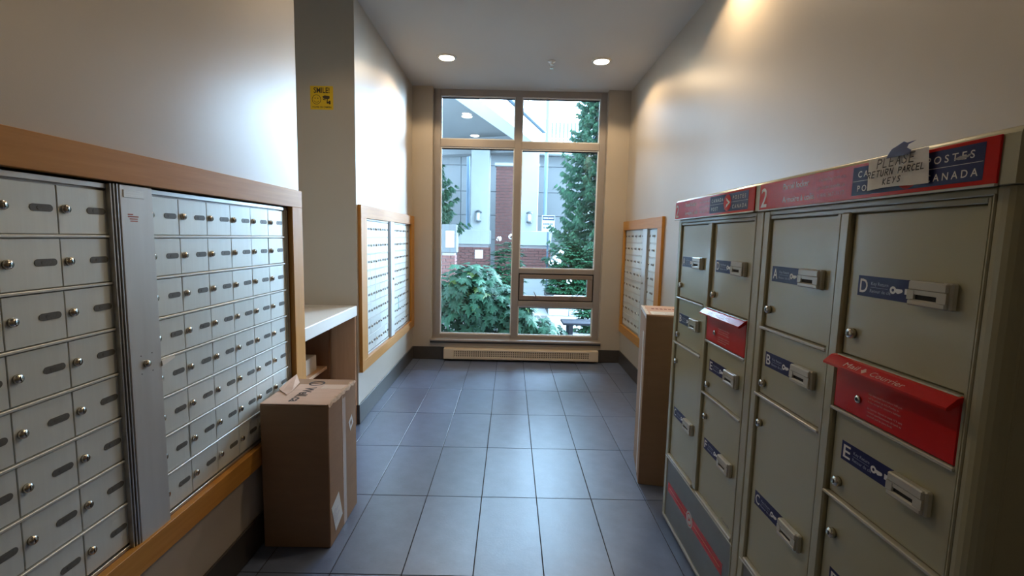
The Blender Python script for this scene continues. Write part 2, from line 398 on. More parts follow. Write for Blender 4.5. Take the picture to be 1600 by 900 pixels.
# ================================================================ MAILBOXES
ROWP, ZTOP = .1328, 1.552
def pill(cx, cz, w, h, y, n=8):
    r = h / 2; p = []
    for k in range(n + 1):
        a = -math.pi / 2 + math.pi * k / n; p.append((cx + w / 2 - r + r * math.cos(a), cz + r * math.sin(a)))
    for k in range(n + 1):
        a = math.pi / 2 + math.pi * k / n; p.append((cx - w / 2 + r + r * math.cos(a), cz + r * math.sin(a)))
    return p
LOCKM = Matrix.Rotation(R(90), 4, 'X')     # lathe axis z -> -y
_protos = {}
def door_protos(pitch):
    if pitch in _protos: return _protos[pitch]
    w, h = pitch - .0022, ROWP - .0105
    d = MB().box(.0011, .0011 + w, 0, .012, .0012, h, .0011)
    dm = bpy.data.meshes.new('door'); dm.from_pydata(d.v, [], d.f); dm.materials.append(ALU)
    l = MB().lathe([(.0112, 0), (.0112, .005), (.0095, .0085), (0, .0090)], 14, LOCKM)
    n = len(l.f); l.box(-.0012, .0012, -.0096, -.0085, -.0055, .0055)
    lm = bpy.data.meshes.new('lock'); lm.from_pydata(l.v, [], l.f); lm.materials.append(CHROME); lm.materials.append(KEYH)
    for i, p in enumerate(lm.polygons): p.material_index = 1 if i >= n else 0; p.use_smooth = i < n and len(p.vertices) == 4
    s = MB().prism(pill(0, 0, .057, .0178, 0), 'y', -.0012, .001)
    s.prism(pill(0, 0, .024, .0085, 0), 'y', -.0018, -.001)
    sm = bpy.data.meshes.new('name_slot'); sm.from_pydata(s.v, [], s.f); sm.materials.append(PILL)
    _protos[pitch] = (dm, lm, sm); return _protos[pitch]
def mailbox_panel(label, loc, rz, ncol, pitch, post=None, gaps=(), frames=(.012, .03), group=None):
    """local x runs along the wall to the viewer's right, -y faces the room; doors start at x = 0"""
    t = thing('mailbox_panel', label, 'mailboxes', loc, rz, group)
    wd = ncol * pitch; zb = ZTOP - 8 * ROWP; fl_, fr_ = frames
    MB().box(-fl_, wd + fr_, .013, .14, zb - .012, ZTOP + .014).build('cabinet', ALUP, t)
    f = MB().box(-fl_, wd + fr_, -.004, .014, ZTOP, ZTOP + .014, .001); f.box(-fl_, wd + fr_, -.004, .014, zb - .014, zb, .001)
    f.box(-fl_, 0, -.004, .014, zb, ZTOP, .001)
    x = wd; n = max(1, round(fr_ / .012)); s = fr_ / n
    for k in range(n): f.box(x + k * s + .001, x + (k + 1) * s - .001, -.004 - .003 * (k % 2), .014, zb, ZTOP, .001)
    f.build('frame', ALUF, t)
    dm, lm, sm = door_protos(pitch)
    for r in range(8):
        z = ZTOP - (r + 1) * ROWP
        if r < 7: MB().box(0, wd, -.0055, .012, z - .0035, z + .0035, .0012).build('row_rail', RAIL, t)
        for c in range(ncol):
            d = link('door', dm, t); d.location = (c * pitch, 0, z + .0045)
            d.rotation_euler = (random.uniform(-.0035, .0035), 0, random.uniform(-.003, .003))
            if (r, c) in gaps: d.scale = (.965, 1, 1)
            o = link('lock', lm, d); o.location = (.0195, 0, .064); o.rotation_euler = (0, random.uniform(-.3, .3), 0)
            o = link('name_slot', sm, d); o.location = (pitch * .73, 0, .064)
    if post: post(t)
    return t
def flat_part(name, m, parent, polys, F, off): 
    b = MB()
    for p in polys: b.flat(p, F, off)
    return b.build(name, m, parent)
def carrier_post(x0, x1, detail):
    def go(t):
        zb, zt = ZTOP - 8 * ROWP - .012, ZTOP + .016
        p = MB().box(x0, x1, -.0215, -.001, zb, zt, .002).build('carrier_post', ALUP, t)
        e = MB()
        for k in range(3): e.box(x0 - .022 + k * .0075, x0 - .017 + k * .0075, -.014 - .003 * k, .0, zb, zt, .0008)
        e.build('hinge_strip', ALUF, t)
        F = frame((x0, -.0215, 0), (1, 0, 0), (0, 0, 1))
        MB().lathe([(.011, 0), (.011, .006), (.008, .010), (0, .0105)], 14, Matrix.Translation(((x0 + x1) / 2 - .003, -.0215, 1.030)) @ LOCKM).build('post_lock', CHROME, p, smooth=True)
        if detail:
            MB().box(x0 + .012, x0 + .086, -.0235, -.0213, 1.532, 1.553, .0006).build('maker_plate', RAIL, p)
            b = MB()
            for k, (w, zz) in enumerate(((.05, 1.5485), (.06, 1.5425), (.045, 1.5365))): b.flat([(.02, zz), (.02 + w, zz), (.02 + w, zz + .0022), (.02, zz + .0022)], F, .0022)
            b.build('plate_print', ALUP, p)
            b = MB()
            for k, (a, w, zz) in enumerate(((.024, .020, 1.482), (.024, .040, 1.4755), (.030, .030, 1.469), (.032, .028, 1.4625))): b.flat([(a, zz), (a + w, zz), (a + w, zz + .0034), (a, zz + .0034)], F, .0004)
            b.build('faded_red_print', mat('faded_red_ink', (.42, .13, .10), .6), p)
            b = MB()
            for dx in (-.022, .022):
                for dz in (-.028, .028): b.flat(circle((x1 - x0) / 2 + dx, 1.03 + dz, .0022, 8), F, .0004)
            b.build('rivet_hole', KEYH, p)
    return go
def timber_surround(label, loc, rz, x0, x1, z0, z1, ix0, ix1, iz0, iz1, th=.030):
    """four boards round a mailbox bank"""
    t = thing('wooden_surround', label, 'frame', loc, rz)
    MB().box(x0, x1, -.025, 0, iz1, z1, .0015).build('board', WOOD, t)
    MB().box(x0, x1, -.025, 0, z0, iz0, .0015).build('board', WOOD, t)
    MB().box(x0, ix0, -.025, 0, iz0, iz1, .0015).build('board', WOODV, t)
    MB().box(ix1, x1, -.025, 0, iz0, iz1, .0015).build('board', WOODV, t)
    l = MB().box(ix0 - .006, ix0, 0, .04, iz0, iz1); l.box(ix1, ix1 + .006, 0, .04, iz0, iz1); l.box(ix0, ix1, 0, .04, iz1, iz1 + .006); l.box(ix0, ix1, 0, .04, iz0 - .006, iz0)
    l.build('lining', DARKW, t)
    return t
# near left bank (runs out of the frame to the left)
timber_surround('wide honey maple boards framing the near left mailboxes', (XL, 0, 0), 90, -1.28, .650, .392, 1.660, -1.16, .538, .480, 1.572)
mailbox_panel('near left mailbox panel running out of the left edge of the photo', (XL - .006, -1.122, 0), 90, 4, .1505, frames=(.02, .058))
mailbox_panel('near left mailbox panel between the carrier post and the cardboard box', (XL - .006, -.387, 0), 90, 6, .1483,
              carrier_post(-.118, 0.006, True), gaps=((1, 4), (6, 0)), frames=(.06, .030))
ev = thing('folded_notice', 'scrap of white paper poking out of a mailbox beside the carrier post', 'paper', (XL + .004, -.388, 1.004))
MB().add([(0, 0, 0), (.016, .004, .002), (.016, .062, .016), (0, .066, .014), (0, 0, .016), (.014, .004, .019), (.015, .060, .022), (0, .066, .020)], [(0, 3, 2, 1), (4, 5, 6, 7), (0, 1, 5, 4), (1, 2, 6, 5), (2, 3, 7, 6), (3, 0, 4, 7)]).build('sheet', LABELW, ev)
# far left bank
timber_surround('maple boards framing the bright mailboxes on the far left wall', (XL, 0, 0), 90, 1.632, 3.548, .392, 1.660, 1.77, 3.405, .476, 1.565)
mailbox_panel('far left mailbox panel nearer the alcove corner', (XL - .006, 1.812, 0), 90, 5, .1400, gaps=((6, 0),), frames=(.03, .02))
pf = mailbox_panel('far left mailbox panel nearer the window', (XL - .006, 2.672, 0), 90, 5, .1400, carrier_post(-.135, -.01, False), frames=(.14, .03))
# a scrap of teal tape on one far door
MB().box(-.002, .014, -.0015, 0, 0, .11).build('teal_tape', mat('teal_tape', (.10, .55, .50), .5), pf, loc=(.22, -.001, .70))
# far right bank
timber_surround('maple boards framing the mailboxes on the far right wall', (XR, 0, 0), -90, -3.545, -2.165, .388, 1.652, -3.505, -2.290, .478, 1.556)
mailbox_panel('right wall mailbox panel beside the window corner', (XR + .006, 3.495, 0), -90, 5, .1400, frames=(.006, .02))
mailbox_panel('right wall mailbox panel above the tall cardboard carton', (XR + .006, 2.605, 0), -90, 2, .1480, carrier_post(-.155, -.02, False), frames=(.16, .014))

# ================================================================ ALCOVE
ct = thing('counter', 'white laminate counter shelf in the alcove past the mailboxes', 'counter', (0, 0, 0))
MB().box(-2.0, XL - .002, .670, 1.598, .838, .915, .004).build('countertop', LAM, ct)
b = MB()
for k in range(4): b.flat([(-1.95 + k * .05, 1.30 + .06 * k), (-1.62 + k * .03, 1.36 + .05 * k), (-1.62 + k * .03, 1.368 + .05 * k), (-1.95 + k * .05, 1.312 + .06 * k)], lambda a, c, o=0: (a, c, .9155), 0)
b.build('scuff_mark', mat('counter_scuffs', (.40, .30, .20), .5), ct)
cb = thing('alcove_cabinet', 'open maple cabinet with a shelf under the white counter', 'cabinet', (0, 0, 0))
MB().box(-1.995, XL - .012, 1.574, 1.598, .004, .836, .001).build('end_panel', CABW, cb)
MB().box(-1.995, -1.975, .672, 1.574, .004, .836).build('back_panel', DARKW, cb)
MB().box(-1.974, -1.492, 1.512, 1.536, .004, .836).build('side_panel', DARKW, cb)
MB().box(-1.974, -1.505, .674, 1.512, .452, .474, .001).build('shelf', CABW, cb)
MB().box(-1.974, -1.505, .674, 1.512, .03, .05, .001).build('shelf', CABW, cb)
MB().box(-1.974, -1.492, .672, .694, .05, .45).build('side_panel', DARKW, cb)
pk = thing('small_parcel', 'small pale parcel lying on the shelf under the counter', 'parcel', (-1.655, 1.24, .4745))
MB().box(-.115, .115, -.20, .17, 0, .110, .003).build('carton', mat('pale_parcel_card', (.55, .47, .38), .8, noise=.05), pk)
MB().box(.1148, .1158, -.03, .004, .004, .1115).build('tape', TAPEC, pk)
MB().box(-.09, .06, -.15, .10, .1098, .1106).build('dark_flap', mat('dark_parcel_top', (.10, .085, .075), .6), pk)

# ---------------------------------------------------------------- smile sticker
sg = thing('camera_notice', 'yellow SMILE camera notice stuck high on the alcove wall', 'sign', (-1.539, 1.5995, 2.400))
MB().box(-.081, .081, -.0016, 0, -.081, .081, .0004).build('sticker', YELLOW, sg)
F = frame((0, -.0016, 0), (1, 0, 0), (0, 0, 1))
bk = mat('dark_brown_print', (.055, .03, .01), .5)
b = MB(); b.text('SMILE!', F, 0, .034, .036, .112, align='c', off=.0003, bold=.02)
b.text("YOU'RE ON CAMERA", F, 0, -.069, .011, .138, align='c', off=.0003, bold=.02); b.build('lettering', bk, sg)
b = MB(); cx, cz = -.037, -.012
for k in range(24):
    a0, a1 = 2 * math.pi * k / 24, 2 * math.pi * (k + 1) / 24
    b.stroke([(cx + .030 * math.cos(a0), cz + .032 * math.sin(a0)), (cx + .030 * math.cos(a1), cz + .032 * math.sin(a1))], .0035, F, .0003)
pts = [(cx + .019 * math.cos(R(a)), cz + .019 * math.sin(R(a))) for a in range(205, 340, 15)]; b.stroke(pts, .003, F, .0003)
b.flat(circle(cx - .010, cz + .009, .0045, 10, .003), F, .0003); b.flat(circle(cx + .010, cz + .009, .0045, 10, .003), F, .0003)
b.build('smiling_face', bk, sg)
b = MB(); b.flat([(.003, .008), (.020, .017), (.056, .013), (.056, -.003), (.044, -.010), (.018, -.007)], F, .0003)
b.flat([(.006, -.002), (.018, -.010), (.030, -.011), (.026, -.016), (.010, -.013)], F, .0003)
b.flat([(.036, -.010), (.042, -.010), (.041, -.024), (.047, -.026), (.054, -.018), (.062, -.020), (.063, -.043), (.050, -.043), (.047, -.036), (.036, -.040), (.034, -.030)], F, .0003)
b.build('camera_symbol', bk, sg)

# ================================================================ CARTONS
def carton(name, label, x0, x1, y0, y1, h, fold=.004):
    t = thing(name, label, 'box', ((x0 + x1) / 2, (y0 + y1) / 2, .0005)); return t, (x1 - x0) / 2, (y1 - y0) / 2
t, a, d = carton('cardboard_box', 'large brown cardboard box on the floor against the left mailboxes', -1.277, -.972, .162, .535, .688)
H = .676
b = MB().box(-a, a, -d, d, 0, H, .004)
b.build('carton', CARD, t)
def sheet(pts, th, name, m, parent, lift=(0, 0, 1)):
    """a thin board from a 3-D outline"""
    l = Vector(lift) * th; n = len(pts); vs = [Vector(p) for p in pts]; vs = vs + [p + l for p in vs]
    return MB().add(vs, [tuple(range(n))[::-1], tuple(range(n, 2 * n))] + [(i, (i + 1) % n, n + (i + 1) % n, n + i) for i in range(n)]).build(name, m, parent)
# top flaps: a broad one printed, a narrow torn strip along the right edge, one lifted at the left
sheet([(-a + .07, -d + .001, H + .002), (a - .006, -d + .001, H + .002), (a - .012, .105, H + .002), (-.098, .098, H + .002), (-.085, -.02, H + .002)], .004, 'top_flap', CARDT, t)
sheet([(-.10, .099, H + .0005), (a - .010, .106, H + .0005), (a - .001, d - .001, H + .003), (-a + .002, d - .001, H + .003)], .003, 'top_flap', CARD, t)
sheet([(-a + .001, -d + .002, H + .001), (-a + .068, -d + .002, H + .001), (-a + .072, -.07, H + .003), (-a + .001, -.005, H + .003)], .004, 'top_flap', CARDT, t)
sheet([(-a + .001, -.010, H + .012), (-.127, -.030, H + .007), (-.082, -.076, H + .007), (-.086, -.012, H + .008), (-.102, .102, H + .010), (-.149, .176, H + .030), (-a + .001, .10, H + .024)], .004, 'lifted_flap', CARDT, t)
b = MB(); rr = random.Random(3); prev = None; n = 22; vs = []; fs = []
for k in range(n + 1):
    y = -d + .004 + (2 * d - .01) * k / n; w = .010 + rr.random() * .010; z = H + .003 + rr.random() * .004
    vs += [(a - w, y, z), (a - .001, y, z + .003 * rr.random()), (a + .003, y, z - .006 - rr.random() * .012)]
    if k: fs += [((k - 1) * 3, (k - 1) * 3 + 1, k * 3 + 1, k * 3), ((k - 1) * 3 + 1, (k - 1) * 3 + 2, k * 3 + 2, k * 3 + 1)]
b.add(vs, fs); b.build('torn_edge', CARDE, t)
F = frame((.0, .0, H + .0064), (0, -1, 0), (1, 0, 0))
b = MB(); b.text('Well.ca', F, -.050, -.040, .046, .205, off=.0004, bold=.028)
ring = lambda r0, r1, n=28: [((r0 * math.cos(2 * math.pi * k / n), r0 * math.sin(2 * math.pi * k / n)), (r1 * math.cos(2 * math.pi * k / n), r1 * math.sin(2 * math.pi * k / n))) for k in range(n + 1)]
q = ring(.030, .039)
for k in range(28): b.flat([(-.113 + q[k][0][0], -.018 + q[k][0][1]), (-.113 + q[k][1][0], -.018 + q[k][1][1]), (-.113 + q[k + 1][1][0], -.018 + q[k + 1][1][1]), (-.113 + q[k + 1][0][0], -.018 + q[k + 1][0][1])], F, .0004)
b.stroke([(-.113, -.052), (-.113, -.014)], .007, F, .0004)
b.build('printed_name', CARDIN, t)
MB().box(.03, .135, .030, .092, H + .0062, H + .0068).build('packing_tape', TAPEC, t)
MB().box(a - .0006, a + .0008, -.015, -.007, .004, H - .01).build('seam', CARDE, t)
MB().box(a - .0006, a + .0008, -.007, .030, .004, H - .03).build('packing_tape', mat('glossy_brown_tape', (.40, .27, .18), .3), t)
lab = sheet([(a + .0008, -.124, .044), (a + .0008, -.033, .076), (a + .0008, -.078, .215), (a + .0008, -.170, .184)], .0006, 'shipping_label', LABELW, t, (1, 0, 0))
b = MB(); F = frame((a + .0015, -.136, .05), (0, .945, .33), (0, -.33, .945))
for k in range(5): b.flat([(.015, .03 + k * .016), (.05 + .03 * (k % 2), .03 + k * .016), (.05 + .03 * (k % 2), .034 + k * .016), (.015, .034 + k * .016)], F, .0002)
b.build('label_print', PALEB, t)
sheet([(a + .0008, .093, .444), (a + .0008, .138, .473), (a + .0008, .116, .523), (a + .0008, .070, .498)], .0006, 'shipping_label', LABELW, t, (1, 0, 0))
b = MB(); F = frame((a + .0015, .093, .444), (0, .84, .54), (0, -.42, .90))
b.flat([(.014, .014), (.040, .014), (.040, .042), (.014, .042)], F, .0002); b.build('label_print', mat('brown_label_print', (.33, .24, .19), .6), t)

t, a, d = carton('tall_carton', 'tall narrow cardboard carton standing behind the parcel lockers', .647, .907, .762, 1.152, 1.02); t.rotation_euler.z = R(-11)
H = 1.018
MB().box(-a, a, -d, d, 0, H, .004).build('carton', CARD, t)
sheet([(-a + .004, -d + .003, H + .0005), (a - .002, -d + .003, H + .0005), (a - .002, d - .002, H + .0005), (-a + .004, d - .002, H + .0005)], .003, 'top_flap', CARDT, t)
b = MB(); vs = []; fs = []
for k in range(19):
    y = -d - .002 + (2 * d) * k / 18; w = .010 + rr.random() * .012
    vs += [(-a - .002, y, H - .010 - rr.random() * .012), (-a - .001, y, H + .005), (-a + w, y, H + .0046)]
    if k: fs += [((k - 1) * 3, (k - 1) * 3 + 1, k * 3 + 1, k * 3), ((k - 1) * 3 + 1, (k - 1) * 3 + 2, k * 3 + 2, k * 3 + 1)]
b.add(vs, fs); b.build('packing_tape', mat('frayed_white_tape', (.72, .70, .68), .35), t)
MB().box(-.10, .075, -.182, -.06, H + .0036, H + .0042).build('shipping_label', LABELW, t)
b = MB()
for k, (u0, u1) in enumerate(((-.085, .04), (-.02, .05), (-.085, .06))): b.add([(u0, -.165 + k * .035, H + .0045), (u1, -.165 + k * .035, H + .0045), (u1, -.158 + k * .035, H + .0045), (u0, -.158 + k * .035, H + .0045)], [(0, 1, 2, 3)])
b.build('label_print', CARDIN, t)
b = MB()
for k in range(9): b.add([(-.08 + k * .025, .03, H + .004), (-.062 + k * .025, .03, H + .004), (-.062 + k * .025, .075, H + .004), (-.08 + k * .025, .075, H + .004)], [(0, 1, 2, 3)])
b.build('printed_mark', mat('red_brown_box_print', (.25, .06, .05), .6), t)
MB().box(-a - .0008, -a + .0005, -.10, -.04, .02, .9).build('side_tape', mat('frayed_side_tape', (.62, .56, .50), .4), t)

# ================================================================ PARCEL LOCKERS
KEY = []
def key_symbol(F, u, v, s, off, parent):
    n = 14; b = MB(); vs = []
    for r in (.0035 * s, .0085 * s):
        for k in range(n): vs.append(F(u + r * math.cos(2 * math.pi * k / n), v + r * math.sin(2 * math.pi * k / n), off))
    fs = [(k, n + k, n + (k + 1) % n, (k + 1) % n) for k in range(n)]
    m = len(vs); vs += [F(u + x * s, v + y * s, off) for x, y in ((.024, -.0035), (.026, 0), (.024, .0035), (.015, -.0065), (.012, -.0065))]
    fs += [(n + 1, n, m, m + 1, m + 2), (n + n - 1, m + 4, m + 3, m, n)]
    b.add(vs, fs).build('key_symbol', WHITE, parent)
    x = u + .031 * s
    MB().flat([(x, v - .006 * s), (x + .010 * s, v - .006 * s), (x + .010 * s, v - .013 * s), (x + .021 * s, v), (x + .010 * s, v + .013 * s), (x + .010 * s, v + .006 * s), (x, v + .006 * s)], F, off).build('arrow', WHITE, parent)
FL = frame((0, 0, 0), (1, 0, 0), (0, 0, 1))
def locker_door(t, letter, u0, u1, z0, z1, lu, lz, ku, kz):
    d = MB().box(u0, u1, .009, .026, z0, z1, .003).build('door', LOCKER, t)
    Fd = lambda a, b, c=0: (a, .009 - c, b)
    MB().box(lu, lu + .158, .0082, .0092, lz, lz + .048, .0003).build('key_return_label', NAVY, d)
    MB().text(letter, Fd, lu + .007, lz + .009, .031, .024, off=.0012, bold=.012).build('letter', WHITE, d)
    key_symbol(Fd, lu + .104, lz + .023, 1.0, .0012, d)
    b = MB(); b.text('Key Return', Fd, lu + .041, lz + .028, .0075, off=.0012); b.text('Retour de clé', Fd, lu + .039, lz + .011, .0075, off=.0012)
    b.flat([(lu + .040, lz + .0225), (lu + .090, lz + .0225), (lu + .090, lz + .0232), (lu + .040, lz + .0232)], Fd, .0012)
    b.build('small_lettering', PALEB, d)
    s = lu + .160
    k = MB().box(s, s + .088, -.009, .010, lz + .030, lz + .050, .003); k.box(s, s + .088, -.009, .010, lz - .001, lz + .012, .003); k.box(s + .010, s + .016, -.009, .010, lz + .012, lz + .030); k.box(s + .010, s + .068, -.008, .0, lz + .022, lz + .031)
    k.box(s, s + .010, -.009, .010, lz + .011, lz + .031); k.box(s + .068, s + .088, -.009, .010, lz + .011, lz + .031)
    k.box(s + .070, s + .094, -.004, .010, lz - .002, lz + .051, .003)
    k = k.build('key_slot', RAILB, d)
    MB().box(s + .010, s + .068, -.004, .0088, lz + .012, lz + .024).build('slot_opening', VOID, d)
    M = Matrix.Translation((ku, .009, kz)) @ LOCKM
    MB().lathe([(.0125, 0), (.0125, .010), (.0105, .013), (0, .0135)], 16, M).build('lock', CHROME, d, smooth=True)
    MB().box(ku - .0014, ku + .0014, -.0055, -.0042, kz - .005, kz + .005).build('keyhole', KEYH, d)
    return d
def paragraphs(b, F, u, v, lines, cap, lead, off, shear=0):
    for k, s in enumerate(lines): b.text(s, F, u, v - k * lead, cap, shear=shear, off=off)
def parcel_locker(label, y, end_round):
    t = thing('parcel_locker', label, 'parcel locker', (.655, y, 0), -90, None)
    Wd = .784; D = .472
    # carcass
    e = .035 if end_round else .012
    pl_ = [(0, .028), (0, D), (Wd, D), (Wd, e)]
    MB().prism(pl_ + [(Wd - .002, .028)], 'z', .012, 1.545).build('carcass', LOCKERF, t)
    # left stile, middle post, right stile, head and foot rails
    MB().box(0, .036, 0, .03, .016, 1.545, .004).build('stile', LOCKERF, t)
    st = MB().box(.347, .362, .001, .03, .36, 1.521, .003); st.box(.364, .397, -.003, .03, .36, 1.521, .004); st.build('post', LOCKERF, t)
    r_ = .034 if end_round else .006
    arc = [(Wd - r_ + r_ * math.sin(R(q)), r_ - r_ * math.cos(R(q))) for q in range(0, 91, 15)]
    b = MB().prism([(.742, 0)] + arc + [(Wd, .03), (.742, .03)], 'z', .016, 1.545); b.box(.724, .733, .001, .03, .30, 1.53, .002); b.box(.734, .7405, -.002, .03, .016, 1.535, .002)
    b.build('stile', LOCKERF, t)
    b = MB().box(.036, .742, -.001, .03, 1.531, 1.545, .002); b.box(.036, .725, .002, .03, 1.518, 1.530, .002); b.build('head_rail', LOCKERF, t)
    b = MB().box(.010, .742, -.002, .03, .338, .3445, .0015); b.box(.036, .347, -.004, .03, .347, .362, .003); b.box(.397, .725, -.004, .03, .347, .362, .003); b.build('ledge', RAILB, t)
    # doors
    c0, c1, d0, d1 = .0375, .3455, .3985, .7225
    locker_door(t, 'A', c0, c1, 1.1725, 1.517, .058, 1.322, .060, 1.230)
    locker_door(t, 'B', c0, c1, .9490, 1.1605, .058, 1.045, .060, .986)
    locker_door(t, 'C', c0, c1, .3630, .9380, .062, .573, .060, .852)
    locker_door(t, 'D', d0, d1, 1.1725, 1.517, .431, 1.322, .431, 1.228)
    locker_door(t, 'E', d0, d1, .8120, 1.0250, .431, .911, .431, .850)
    dF = locker_door(t, 'F', d0, d1, .3630, .8020, .431, .573, .431, .712)
    if not end_round: MB().text('Canada', lambda a, c, o=0: (a, .009 - o, c), .625, .374, .011, .066, shear=.3, off=.0005).build('script_mark', GREYI, dF)
    for z, x0, x1 in ((1.1665, c0 - .012, c1 + .004), (.9435, c0 - .012, c1 + .004), (1.1665, d0, d1), (1.0305, d0 - .012, d1 + .004), (.8070, d0 - .012, d1 + .004)):
        MB().box(x0, x1, -.003, .02, z - .0042, z + .0042, .0016).build('door_bead', RAILB, t)
    # red mail flap with a hood
    f = MB().box(d0 - .001, d1 + .001, .001, .02, 1.0365, 1.1625, .002).build('mail_flap', REDP, t)
    h = MB().prism([(.002, 1.170), (.002, 1.160), (-.024, 1.143), (-.029, 1.144), (-.029, 1.149), (-.010, 1.166)], 'x', .388, .7265)
    h.build('hood', REDP, f)
    b = MB(); Ff = lambda a, c, o=0: (a, .001 - o, c)
    paragraphs(b, Ff, .508, 1.0995, ['Mail deposited here before 5:00 p.m.', 'will be picked up daily Monday to', 'Friday except for statutory holidays'], .0043, .0086, .0004)
    paragraphs(b, Ff, .508, 1.0670, ['Le courrier déposé ici avant 17 h sera', 'ramassé quotidiennement du lundi au', 'vendredi sauf les jours fériés'], .0043, .0086, .0004)
    b.build('lettering', PINKP, f)
    sl = Vector((0, -.019, -.017)); up = -sl.normalized()
    Fh = frame((0, -.029, 1.149), (1, 0, 0), (0, up.y, up.z)); b = MB()
    b.text('Mail', Fh, .452, .0055, .0125, .044, shear=.25, off=.0005); b.text('Courrier', Fh, .533, .0055, .0125, .090, shear=.25, off=.0005)
    b.flat([(.505, .012), (.509, .0125), (.512, .018), (.516, .018), (.519, .0125), (.523, .012), (.514, .003)], Fh, .0005)
    b.build('hood_lettering', PINKP, f)
    MB().lathe([(.0095, 0), (.0095, .003), (.006, .0045), (0, .0045)], 14, Matrix.Translation((.478, .001, 1.079)) @ LOCKM).build('flap_lock', CHROME, f, smooth=True)
    MB().lathe([(.0045, 0), (.0045, .0052), (0, .0052)], 10, Matrix.Translation((.478, .001, 1.079)) @ LOCKM).build('keyhole', KEYH, f)
    # kick panel
    k = MB().box(.012, .741, .004, .028, .030, .336, .002).build('kick_panel', GREYP, t)
    MB().box(.012, .741, -.002, .03, .014, .030, .002).build('foot_rail', RAILB, t)
    MB().box(.058, .672, .003, .0045, .172, .220).build('red_strip', REDP, k)
    Fk = lambda a, c, o=0: (a, .003 - o, c)
    MB().flat(circle(.346, .196, .036, 24), Fk, .0006).build('round_emblem', mat('pale_emblem', (.62, .58, .56), .5), k)
    b = MB(); q = ring(.024, .028, 20)
    for i in range(20): b.flat([(.346 + q[i][0][0], .196 + q[i][0][1]), (.346 + q[i][1][0], .196 + q[i][1][1]), (.346 + q[i + 1][1][0], .196 + q[i + 1][1][1]), (.346 + q[i + 1][0][0], .196 + q[i + 1][0][1])], Fk, .001)
    b.flat([(.334, .183), (.360, .196), (.334, .209), (.341, .197)], Fk, .001); b.build('emblem_print', REDP, k)
    b = MB()
    for x0, x1 in ((.080, .305), (.392, .655)): b.flat([(x0, .1945), (x1, .1945), (x1, .1985), (x0, .1985)], Fk, .0006)
    b.build('strip_print', mat('orange_strip_print', (.78, .20, .08), .5), k)
    if end_round: MB().box(Wd - .0005, Wd + .0012, .075, .40, .972, 1.105).build('side_plate', mat('dark_side_plate', (.03, .028, .026), .5), t)
    # top cap and sign
    ra = .016
    prof = [(-.018, 1.546), (-.018, 1.640 - ra)] + [(-.018 + ra - ra * math.cos(R(q)), 1.640 - ra + ra * math.sin(R(q))) for q in range(15, 91, 15)] + [(D, 1.640), (D, 1.546)]
    MB().prism(prof, 'x', .0, Wd).build('top_cap', LOCKERF, t, smooth=False)
    bx = .017 if end_round else 0
    s = MB().box(.003, .757, -.0215, -.0175, 1.5485, 1.6285, .001).build('sign_panel', RED, t)
    MB().box(.003, .757, -.024, -.0175, 1.5435, 1.5485, .001).build('sign_lip', RAILB, s)
    Fs = lambda a, c, o=0: (a, -.0215 - o, c)
    flat_part('navy_panel', NAVY, s, [[(.404 + bx, 1.5565), (.716 + bx, 1.5565), (.716 + bx, 1.6215), (.404 + bx, 1.6215)]], Fs, .0004)
    pm_ = bpy.data.materials.get('pale_sign_print') or mat('pale_sign_print', (.86, .80, .78), .13)
    for w, u, v, cap, wd, off, bd, nm in (('2', .014, 1.556, .058, .034, .0004, .01, 'number'),
            ('C A N A D A', .421 + bx, 1.5975, .0135, .104, .0008, .01, 'lettering'), ('P O S T', .422 + bx, 1.5650, .0135, .058, .0008, .01, 'lettering'),
            ('P O S T E S', .602 + bx, 1.5975, .0135, .096, .0008, .01, 'lettering'), ('C A N A D A', .602 + bx, 1.5650, .0135, .105, .0008, .01, 'lettering'),
            ('Parcel locker', .134, 1.6000, .0165, .122, .0004, .012, 'lettering'), ('Armoire à colis', .134, 1.5620, .0165, .146, .0004, .012, 'lettering')):
        MB().text(w, Fs, u, v, cap, wd, off=off, bold=bd).build(nm, pm_, s)
    MB().flat([(.406 + bx, 1.5886), (.714 + bx, 1.5886), (.714 + bx, 1.5896), (.406 + bx, 1.5896)], Fs, .0006).build('rule_line', pm_, s)
    b = MB(); b.text('canadapost.ca', Fs, .297, 1.6045, .0085, .098, off=.0004); b.text('postescanada.ca', Fs, .297, 1.5845, .0085, .098, off=.0004); b.text('1 800 267-1177', Fs, .297, 1.5635, .0095, .098, off=.0004)
    b.build('small_lettering', PINKP, s)
    c = MB().flat(circle(.561 + bx, 1.589, .031, 28), Fs, .0011).build('round_emblem', RED, s)
    b = MB(); b.flat([(x + bx, z) for x, z in ((.549, 1.570), (.584, 1.589), (.549, 1.609), (.555, 1.5955), (.568, 1.5905), (.568, 1.5875), (.556, 1.5835))], Fs, .0015); b.build('emblem_wing', WHITE, s)
    if end_round:
        b = MB(); b.flat([(.676, 1.600), (.688, 1.6045), (.700, 1.6035), (.712, 1.6075), (.704, 1.6005), (.694, 1.5975), (.686, 1.5975)], Fs, .0012); b.build('scratch', mat('scratched_print', (.40, .38, .40), .6), s)
    return t
RAILB = mat('bright_beige_bead', (.50, .49, .42), .25, spec=.55, coat=.3)
parcel_locker('beige parcel locker farther along the right wall, next to the tall carton', .475, False)
parcel_locker('nearest beige parcel locker, with the handwritten note taped on top', -.311, True)

